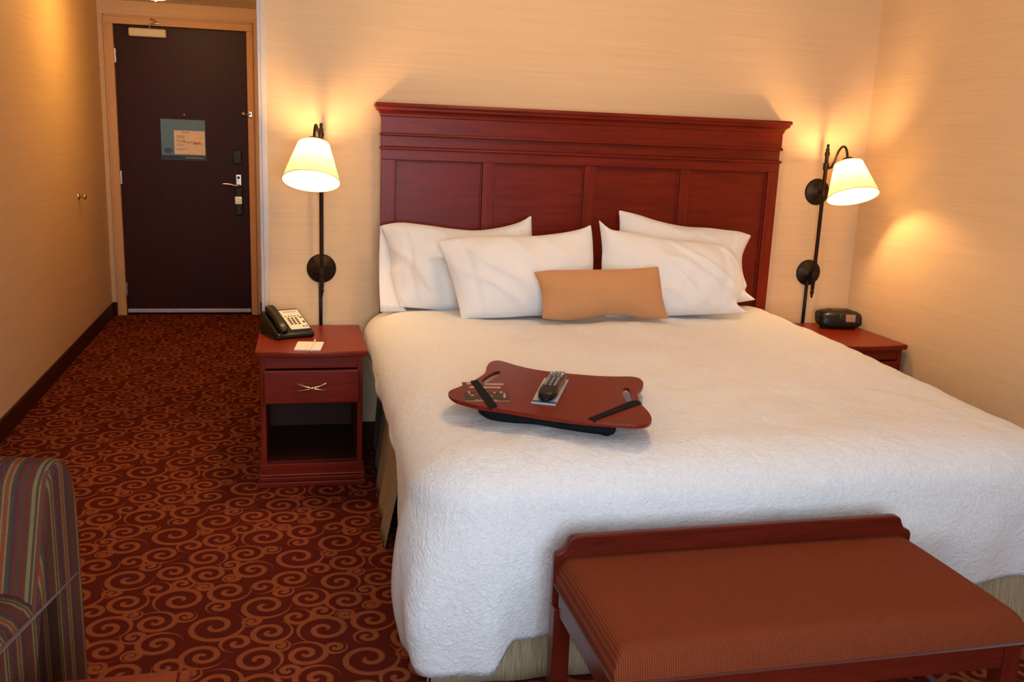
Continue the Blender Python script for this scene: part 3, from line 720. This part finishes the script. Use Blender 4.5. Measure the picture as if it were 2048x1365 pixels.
for sc_, z in ((.0, ZB-.013), (.7, ZB-.013), (.96, ZB-.013), (1.0, ZB-.020), (1.02, ZB-.032), (1.02, ZB-.046), (.95, ZB-.057), (.6, ZB-.060), (0, ZB-.060)):
    rows.append([Vector((cc.x+(p.x-cc.x)*sc_, cc.y+(p.y-cc.y)*sc_, z-.655)) for p in ring])
grid_mesh('bead_cushion', rows, M_rubber, ld, closed=True)
def strap(pts): 
    bm = bmesh.new(); prism(bm, loc2(toz(pts)), ZB+.0012-.655, ZB+.0032-.655); return obj('strap', bm, M_rubber, ld)
strap([(310,322),(372,316),(545,540),(500,552),(492,575),(470,572),(472,552)])
strap([(1335,650),(1700,500),(1755,492),(1800,514),(1405,658),(1392,684),(1374,680),(1380,658)])
# postcard under the strap
def flat(name, pts, mat, par, z0, z1, org, zo):
    bm = bmesh.new(); prism(bm, [((p-org).x, (p-org).y) for p in toz(pts)], z0-zo, z1-zo); return obj(name, bm, mat, par)
pc_o = onz(870+450/4.357, 690+410/4.357, ZB); pc_o.z = 0
pc = empty('postcard', (pc_o.x, pc_o.y, ZB)); tag(pc, 'dark red printed card tucked under the strap of the lap desk', 'card')
M_pcred = plain('card_red', rgb(96, 24, 16), .5, var=.25, scale=30); M_pcblk = plain('card_black', rgb(34, 22, 18), .5, var=.5, scale=60)
def card_pt(u, v):                             # corners of the card in the crop
    a, b, c, d = Vector((235, 327)), Vector((622, 333)), Vector((662, 494)), Vector((257, 494))
    q = (a*(1-u)+b*u)*(1-v)+(d*(1-u)+c*u)*v; return (q.x, q.y)
def cardq(u0, u1, v0, v1): return [card_pt(u0, v0), card_pt(u1, v0), card_pt(u1, v1), card_pt(u0, v1)]
cb = flat('card_sheet', cardq(0, 1, 0, 1), M_pcred, pc, ZB+.0001, ZB+.0006, pc_o, ZB)
flat('dark_photo', cardq(.02, .99, .52, .985), M_pcblk, cb, ZB+.0006, ZB+.0007, pc_o, ZB)
bm = bmesh.new()
def addq(bm, u0, u1, v0, v1): prism(bm, [((p-pc_o).x, (p-pc_o).y) for p in toz(cardq(u0, u1, v0, v1))], .0007, .0009)
for a in (.10, .13, .16): addq(bm, a, a+.024, .04, .11)
addq(bm, .50, .92, .04, .13)
for k in range(5): addq(bm, .15+k*.022, .168+k*.022, .22, .30)
for k in range(14): addq(bm, .455+k*.028, .476+k*.028, .22+.01*(k % 2), .30)
for k in range(8): addq(bm, .23+k*.021, .246+k*.021, .93, .955)
for k in range(5): addq(bm, .61+k*.021, .626+k*.021, .93, .955)
addq(bm, .02, .99, .985, 1.0)
tag(obj('pale_lettering', bm, plain('card_lettering', (.62, .46, .40, 1), .6), cb), kind='stuff')
bm = bmesh.new()
for k in range(11): addq(bm, .525+k*.034, .545+k*.034, .065, .105)
obj('band_lettering', bm, M_pcred, cb)
for q in list(COL.objects):
    if q.name.startswith('band_lettering'):
        for v in q.data.vertices: v.co.z += .0002
bm = bmesh.new(); rnd = random.Random(5)
for u, v, du, dv_ in ((.10, .47, .05, .12), (.12, .60, .03, .07), (.15, .66, .09, .06), (.28, .58, .02, .06), (.49, .49, .035, .09), (.52, .64, .03, .05), (.66, .49, .05, .09), (.59, .68, .035, .06), (.80, .47, .06, .11), (.87, .56, .05, .15), (.84, .70, .09, .07), (.86, .76, .04, .07)):
    ctr = (u, v); prism(bm, [((p-pc_o).x, (p-pc_o).y) for p in toz([card_pt(u+du/2+du*.5*math.cos(a*PI/4), v+dv_/2+dv_*.5*math.sin(a*PI/4)) for a in range(8)])], .0007, .0010)
tag(obj('pale_figures', bm, plain('card_skin', (.55, .33, .20, 1), .6), cb), kind='stuff')
# folded leaflet under the remote
lf_o = onz(870+990/4.357, 690+410/4.357, ZB); lf_o.z = 0
lf = empty('leaflet', (lf_o.x, lf_o.y, ZB)); tag(lf, 'grey leaflet with a blue band lying under the remote control', 'leaflet')
A_, B_, C_, D_ = Vector((952, 297)), Vector((1165, 312)), Vector((1050, 532)), Vector((838, 510))
def lq(v0, v1): 
    f = lambda u, v: tuple(((A_*(1-u)+B_*u)*(1-v)+(D_*(1-u)+C_*u)*v))
    return [f(0, v0), f(1, v0), f(1, v1), f(0, v1)]
flat('cover_sheet', lq(0, 1), M_greypad, lf, ZB+.0001, ZB+.0030, lf_o, ZB); flat('blue_band', lq(.90, .975), M_bluepad, lf, ZB+.0030, ZB+.0034, lf_o, ZB)
# remote control
top_c = onz(870+1082/4.357, 690+262/4.357, ZB+.014); bot_c = onz(870+962/4.357, 690+462/4.357, ZB+.014)
dirr = (top_c-bot_c); dirr.z = 0; RL = dirr.length+.012; ang = math.atan2(dirr.y, dirr.x)
mid = (top_c+bot_c)/2
rc = empty('remote_control', (mid.x, mid.y, ZB+.0034), ang); tag(rc, 'dark television remote control lying on the leaflet', 'remote control')
def rw(u): return .0265*(1+.10*math.cos(2*PI*(u*1.0-.02))-.03*math.cos(4*PI*u))
rows = []
N_ = 34
for i in range(N_+1):
    u = i/N_; x = -RL/2+RL*u
    e = min(1, math.sqrt(max(0, 1-((abs(u-.5)*2)**7)))); w_ = rw(u)*max(.05, e); h = (.024+.006*math.sin(PI*(1-u)*.9))*max(.12, e**.6)
    rows.append([Vector((x, w_*(abs(math.cos(a))**.55)*math.copysign(1, math.cos(a)), h/2+.0005+h/2*(abs(math.sin(a))**.55)*math.copysign(1, math.sin(a)))) for a in [2*PI*k/28 for k in range(28)]])
rb = grid_mesh('body', rows, M_black, rc, closed=True)
bm = bmesh.new()
for s in (1, -1):
    tube(bm, [Vector((-RL/2+RL*u, s*rw(u)*.985, .0155)) for u in [.16+.74*k/20 for k in range(21)]], [.0012+.0028*math.sin(PI*k/20) for k in range(21)], 8)
obj('copper_side_trim', bm, plain('copper_trim', rgb(150, 84, 46), .35, .6), rc, smooth=True)
kr = random.Random(2)
def hk(u): return .0005+(.024+.006*math.sin(PI*(1-u)*.9))
for iu, u in enumerate((.30, .36, .42, .48, .54, .60, .68, .74, .80, .86, .91)):
    for v in ((-.014, 0, .014) if iu < 6 else (-.017, -.006, .006, .017)):
        x = -RL/2+RL*u; z = hk(u)
        mt = M_keyr if (iu == 10 and v < 0) else (M_blue if iu == 7 and v > .01 else (M_white if iu in (8, 10) and abs(v) > .01 else M_keyg))
        B('button', mt, rc, (x-.0030, x+.0030, v-.0040, v+.0040, z-.004, z+.0012), bevel=.0008)

# ------------------------------------------------------------------ things on the nightstands
ph = empty('telephone', (.688, -.218, NZ), math.radians(22)); tag(ph, 'black desk telephone with a pale keypad plate on the nightstand', 'telephone')
bm = bmesh.new(); prism(bm, [(-.105, 0), (-.105, .022), (-.075, .034), (.075, .088), (.102, .092), (.108, .070), (.108, 0)], -.085, .085, 'x')
obj('base', bm, M_black, ph, bevel=.010, seg=3)
slope = math.atan2(.054, .150)
def on_slope(y): return .034+(y+.075)*.36
bm = bmesh.new(); bm2 = [(-.012, -.082), (.074, -.082), (.074, .078), (-.012, .078)]
prism(bm, bm2, 0, .004); fp = obj('face_plate', bm, plain('phone_plate', (.84, .72, .56, 1), .5, var=.04), ph, bevel=.0015)
fp.location = (0, 0, .0615); fp.rotation_euler = (slope, 0, 0)
def key(x, y, w, h, mt=M_key): 
    k_ = B('key', mt, fp, (x-w/2, x+w/2, y-h/2, y+h/2, .004, .007), bevel=.001); return k_
for i in range(3):
    for j in range(4): key(.006+i*.017, -.042+j*.015, .010, .0085)
for i in range(5): key(.0+i*.014, .022, .008, .004)
key(.063, .008, .010, .008); key(.064, -.030, .009, .012); key(.050, -.066, .008, .005); key(.064, -.066, .008, .005)
B('name_strip', M_greypad, fp, (0, .062, .055, .066, .004, .0048), bevel=0)
hs = empty('handset'); hs.parent = ph
bm = bmesh.new()
rows = []
for i in range(25):
    u = i/24; y = -.104+.196*u; z0 = .034+.36*(y+.075); e = math.sqrt(max(0.02, 1-abs(2*u-1)**6)); bulge = .5+.5*abs(2*u-1)**2
    w_ = (.020+.008*abs(2*u-1)**2)*e; h = (.013+.007*bulge)*e; zc = z0+.012+.009*(1-(2*u-1)**2)
    rows.append([Vector((-.050+w_*(abs(math.cos(a))**.6)*math.copysign(1, math.cos(a)), y, zc+h*(abs(math.sin(a))**.6)*math.copysign(1, math.sin(a)))) for a in [2*PI*k/18 for k in range(18)]])
bpy.data.objects.remove(hs); bm.free()
grid_mesh('handset', rows, plain('handset_black', (.009, .006, .006, 1), .4, 0, .2, spec=.3), ph, closed=True)
bm = bmesh.new(); pts = []
for i in range(120):
    t = i/119; c = catmull([Vector((-.06, -.100, .030)), Vector((-.09, -.115, .010)), Vector((-.1, -.04, .008)), Vector((-.098, .05, .010)), Vector((-.085, .10, .02))], 30)
    b = c[int(t*(len(c)-1))]; pts.append(b+Vector((.004*math.cos(t*90), 0, .004*math.sin(t*90))))
tube(bm, pts, .0016, 6); obj('coiled_cord', bm, M_black, ph, smooth=True)
# notepad with pen
nq = [onz(588, 701, NZ), onz(641, 702, NZ), onz(648, 686, NZ), onz(596, 685, NZ)]; no = sum(nq, Vector())/4; no.z = 0
bm = bmesh.new(); prism(bm, [((p-no).x, (p-no).y) for p in nq], 0, .004); npd = obj('notepad', bm, M_white); npd.location = (no.x, no.y, NZ); tag(npd, 'small white notepad under a pen on the nightstand', 'notepad')
pa, pb = onz(623, 703, NZ+.008), onz(630, 680, NZ+.008); pm = (pa+pb)/2
pe = empty('pen', (pm.x, pm.y, NZ+.004)); tag(pe, 'slim pale pen lying across the white notepad', 'pen')
d_ = pb-pa; d_.z = 0; z_ = .0045
bm = bmesh.new(); tube(bm, [-d_*.5+Vector((0, 0, z_)), -d_*.42+Vector((0, 0, z_)), d_*.47+Vector((0, 0, z_)), d_*.5+Vector((0, 0, z_))], [.001, .004, .004, .003], 10); obj('barrel', bm, M_white, pe, smooth=True)
bm = bmesh.new(); tube(bm, [d_*.18+Vector((0, 0, z_+.0055)), d_*.46+Vector((0, 0, z_+.0055))], .0012, 6); tube(bm, [d_*.46+Vector((0, 0, z_+.0055)), d_*.46+Vector((0, 0, z_+.002))], .0012, 6); obj('clip', bm, M_chrome, pe, smooth=True)
# clock radio
cr_ = empty('clock_radio', (3.392, -.150, NZ), math.radians(-6)); tag(cr_, 'black rounded clock radio on the nightstand in the corner', 'clock radio')
rows = []
for i in range(31):
    u = i/30; x = -.112+.224*u; e = max(.03, 1-abs(2*u-1)**2.6)**.5; d2, h = .062*(.5+.5*e), .046*(.42+.58*e)
    if i in (0, 30): d2 *= .6; h *= .6
    rows.append([Vector((x, d2*(abs(math.cos(a))**.5)*math.copysign(1, math.cos(a))+.010*math.sin(a), .047+h*(abs(math.sin(a))**.62)*math.copysign(1, math.sin(a)))) for a in [2*PI*k/24 for k in range(24)]])
for r_ in rows:
    for p in r_: p.z = max(p.z, .004)
bdy = grid_mesh('body', rows, M_black, cr_, closed=True)
bm = bmesh.new()
bm.free()
for ring in (rows[0], rows[-1]):
    bm = bmesh.new(); bm.faces.new([bm.verts.new(p) for p in ring]); obj('end_cap', bm, M_black, cr_)
sc = B('display_window', M_glass_d, cr_, (-.020, .085, -.066, -.055, .026, .076), bevel=.004); sc.rotation_euler = (math.radians(-6), 0, 0)
B('lit_display', M_screen, sc, (.010, .060, -.069, -.0655, .034, .070), bevel=.001)
B('snooze_bar', M_dkgreen, cr_, (-.05, .05, -.02, .02, .088, .0955), bevel=.003)
for a in (-.07, .07):
    for b in (-.03, .03):
        bm = bmesh.new(); lathe(bm, [(0, 0), (.008, 0), (.008, .008), (0, .008)], 10, Matrix.Translation((a, b, 0))); obj('foot', bm, M_rubber, cr_)

# ------------------------------------------------------------------ bench at the foot of the bed
bn = empty('bench', (1.352, -2.246, 0), math.radians(.9)); tag(bn, 'low upholstered bench with a raised wooden back rail at the bed foot', 'bench')
BL, BD = 1.000, .455
y0 = -BD
def ogee(x): return x
pf = [(0, .330), (0, .455), (.004, .466), (.016, .471), (.026, .478), (.032, .490), (.037, .502), (.046, .508), (.06, .510)]
prof2 = pf + [(BL-a, b) for a, b in reversed(pf)]
bm = bmesh.new(); prism(bm, prof2, -.024, 0, 'y'); obj('back_rail', bm, M_bench, bn, bevel=.005, seg=3)
for lx in (0.0, BL-.045):
    B('leg', M_bench_z, bn, (lx, lx+.045, -.046, -.001, 0, .331), bevel=.004); B('leg', M_bench_z, bn, (lx+.004*(1 if lx == 0 else -1), lx+.045+.004*(1 if lx == 0 else -1), y0+.006, y0+.051, 0, .385), bevel=.004)
B('front_apron', M_bench, bn, (.049, BL-.049, y0+.010, y0+.034, .318, .385), bevel=.003)
B('rear_apron', M_bench, bn, (.045, BL-.045, -.030, -.008, .318, .385), bevel=.003)
M_bench_y = wood('bench_wood_side', rgb(66, 16, 8), rgb(112, 36, 20), 'y', .25)
for lx in (.008, BL-.032):
    B('side_apron', M_bench_y, bn, (lx, lx+.024, y0+.051, -.046, .318, .385), bevel=.003); B('side_stretcher', M_bench_y, bn, (lx, lx+.024, y0+.051, -.046, .10, .135), bevel=.003)
# domed seat pad
rows = []; nx, ny = 60, 34
sx0, sx1, sy0, sy1 = .004, BL-.004, y0-.004, -.025
prof_z = lambda e: .072*(1-(1-min(1, e/.045))**2.4)**.5
rows = []
for j in range(ny+1):
    r_ = []
    for i in range(nx+1):
        u = .5-.5*math.cos(PI*i/nx); v = .5-.5*math.cos(PI*j/ny)
        x = sx0+(sx1-sx0)*u; y = sy0+(sy1-sy0)*v
        e = min((x-sx0), (sx1-x), (y-sy0)); e = max(0, e)
        k = prof_z(e)
        z = .385+k+.012*math.sin(PI*u)**.6*math.sin(PI*v)**.6*(k/.072)
        r_.append(Vector((x, y, z)))
    rows.append(r_)
low = []
bm = bmesh.new(); V = [[bm.verts.new(p) for p in r] for r in rows]
for a, b in zip(V, V[1:]):
    for i in range(nx): bm.faces.new((a[i], a[i+1], b[i+1], b[i]))
rg = [V[0][i] for i in range(nx)]+[V[j][nx] for j in range(ny)]+[V[ny][i] for i in range(nx, 0, -1)]+[V[j][0] for j in range(ny, 0, -1)]
lo = [bm.verts.new((v.co.x, v.co.y, .384)) for v in rg]
for i in range(len(rg)): bm.faces.new((rg[i], rg[(i+1) % len(rg)], lo[(i+1) % len(rg)], lo[i]))
bm.faces.new(lo)
obj('seat_pad', bm, M_seat, bn, smooth=True)
bm = bmesh.new(); tube(bm, [(sx0, sy1, .386), (sx0, sy0, .386), (sx1, sy0, .386), (sx1, sy1, .386)], .0035, 8); obj('seat_welt', bm, M_pipe, bn, smooth=True)

# ------------------------------------------------------------------ armchair and side table
ch = empty('armchair', (.330, -2.462, 0), math.radians(-11.9)); ch.scale = (1, 1, 1.045); tag(ch, 'striped fabric armchair standing by the left wall on the carpet', 'armchair')
CW, CD = .74, .78
AW = .125
def rb_(name, mat, x0, x1, ya, yb, z0, z1, bevel, par=None): return B(name, mat, par or ch, (x0, x1, ya, yb, z0, z1), bevel=bevel, seg=4)
rb_('base_frame', M_chy, -CW+.02, -.02, -CD+.02, -.02, .09, .28, .015)
# back: reclined front, upright rear
bm = bmesh.new(); prism(bm, [(0, .09), (0, .70), (-.012, .765), (-.04, .80), (-.075, .812), (-.11, .80), (-.128, .775), (-.235, .44), (-.26, .30), (-.26, .09)], -CW, 0, 'x')
bk = obj('backrest', bm, M_chx, ch, bevel=.022, seg=4)
for xx in (-.006, -CW+.006):
    bm = bmesh.new(); tube(bm, catmull([(xx, -.10, .798), (xx, -.122, .782), (xx, -.16, .67), (xx, -.205, .53), (xx, -.235, .44)], 5), .0035, 8); obj('piping', bm, M_pipe, bk, smooth=True)
for x0 in (-AW, -CW):
    bm = bmesh.new(); o_ = [(x0, .09), (x0, .555), (x0+.012, .585), (x0+.035, .600), (x0+.0625, .604), (x0+AW-.035, .600), (x0+AW-.012, .588), (x0+AW, .568), (x0+AW, .09)]
    prism(bm, o_, -CD, -.10, 'y'); ar = obj('arm', bm, M_chy, ch, bevel=.010, seg=3)
    bm = bmesh.new()
    xo = x0+AW if x0 == -AW else x0
    tube(bm, [(xo-.001 if x0 == -AW else xo+.001, -.03, .572), (xo-.001 if x0 == -AW else xo+.001, -CD, .572)], .0035, 8); obj('piping', bm, M_pipe, ar, smooth=True)
rb_('seat_cushion', M_chx, -CW+AW+.004, -AW-.004, -CD-.01, -.20, .28, .45, .035)
for fx in (-CW+.06, -.06):
    for fy in (-CD+.06, -.06):
        bm = bmesh.new(); lathe(bm, [(0, 0), (.018, 0), (.026, .09), (0, .09)], 14, Matrix.Translation((fx, fy, 0))); obj('foot', bm, M_cherry_z, ch)
TZ = .55
tc = onz(382, 1338, TZ); tl = onz(180, 1357, TZ); td_ = (tl-tc).normalized(); ta = math.atan2(td_.y, td_.x)-PI
tb = empty('side_table', (tc.x, tc.y, 0), ta); tag(tb, 'small cherry wood side table next to the striped armchair', 'table')
TWD, TDP = .265, .50
rbT = lambda n_, m__, x0, x1, ya, yb, z0, z1, bv=.003: B(n_, m__, tb, (x0, x1, ya, yb, z0, z1), bevel=bv)
rbT('top', M_cherry, -TWD, -.020, -TDP, 0, TZ-.026, TZ); rbT('end_band', M_cherry_z, -.020, 0, -TDP, 0, TZ-.026, TZ, .005)
for fx in (-TWD+.015, -.055):
    for fy in (-TDP+.015, -.055): rbT('leg', M_cherry_z, fx, fx+.04, fy, fy+.04, 0, TZ-.026)
rbT('apron', M_cherry, -TWD+.055, -.055, -.040, -.022, TZ-.09, TZ-.026); rbT('apron', M_cherry, -TWD+.055, -.055, -TDP+.022, -TDP+.040, TZ-.09, TZ-.026)
rbT('apron', M_cherry_z, -.040, -.022, -TDP+.055, -.055, TZ-.09, TZ-.026); rbT('apron', M_cherry_z, -TWD+.022, -TWD+.040, -TDP+.055, -.055, TZ-.09, TZ-.026)
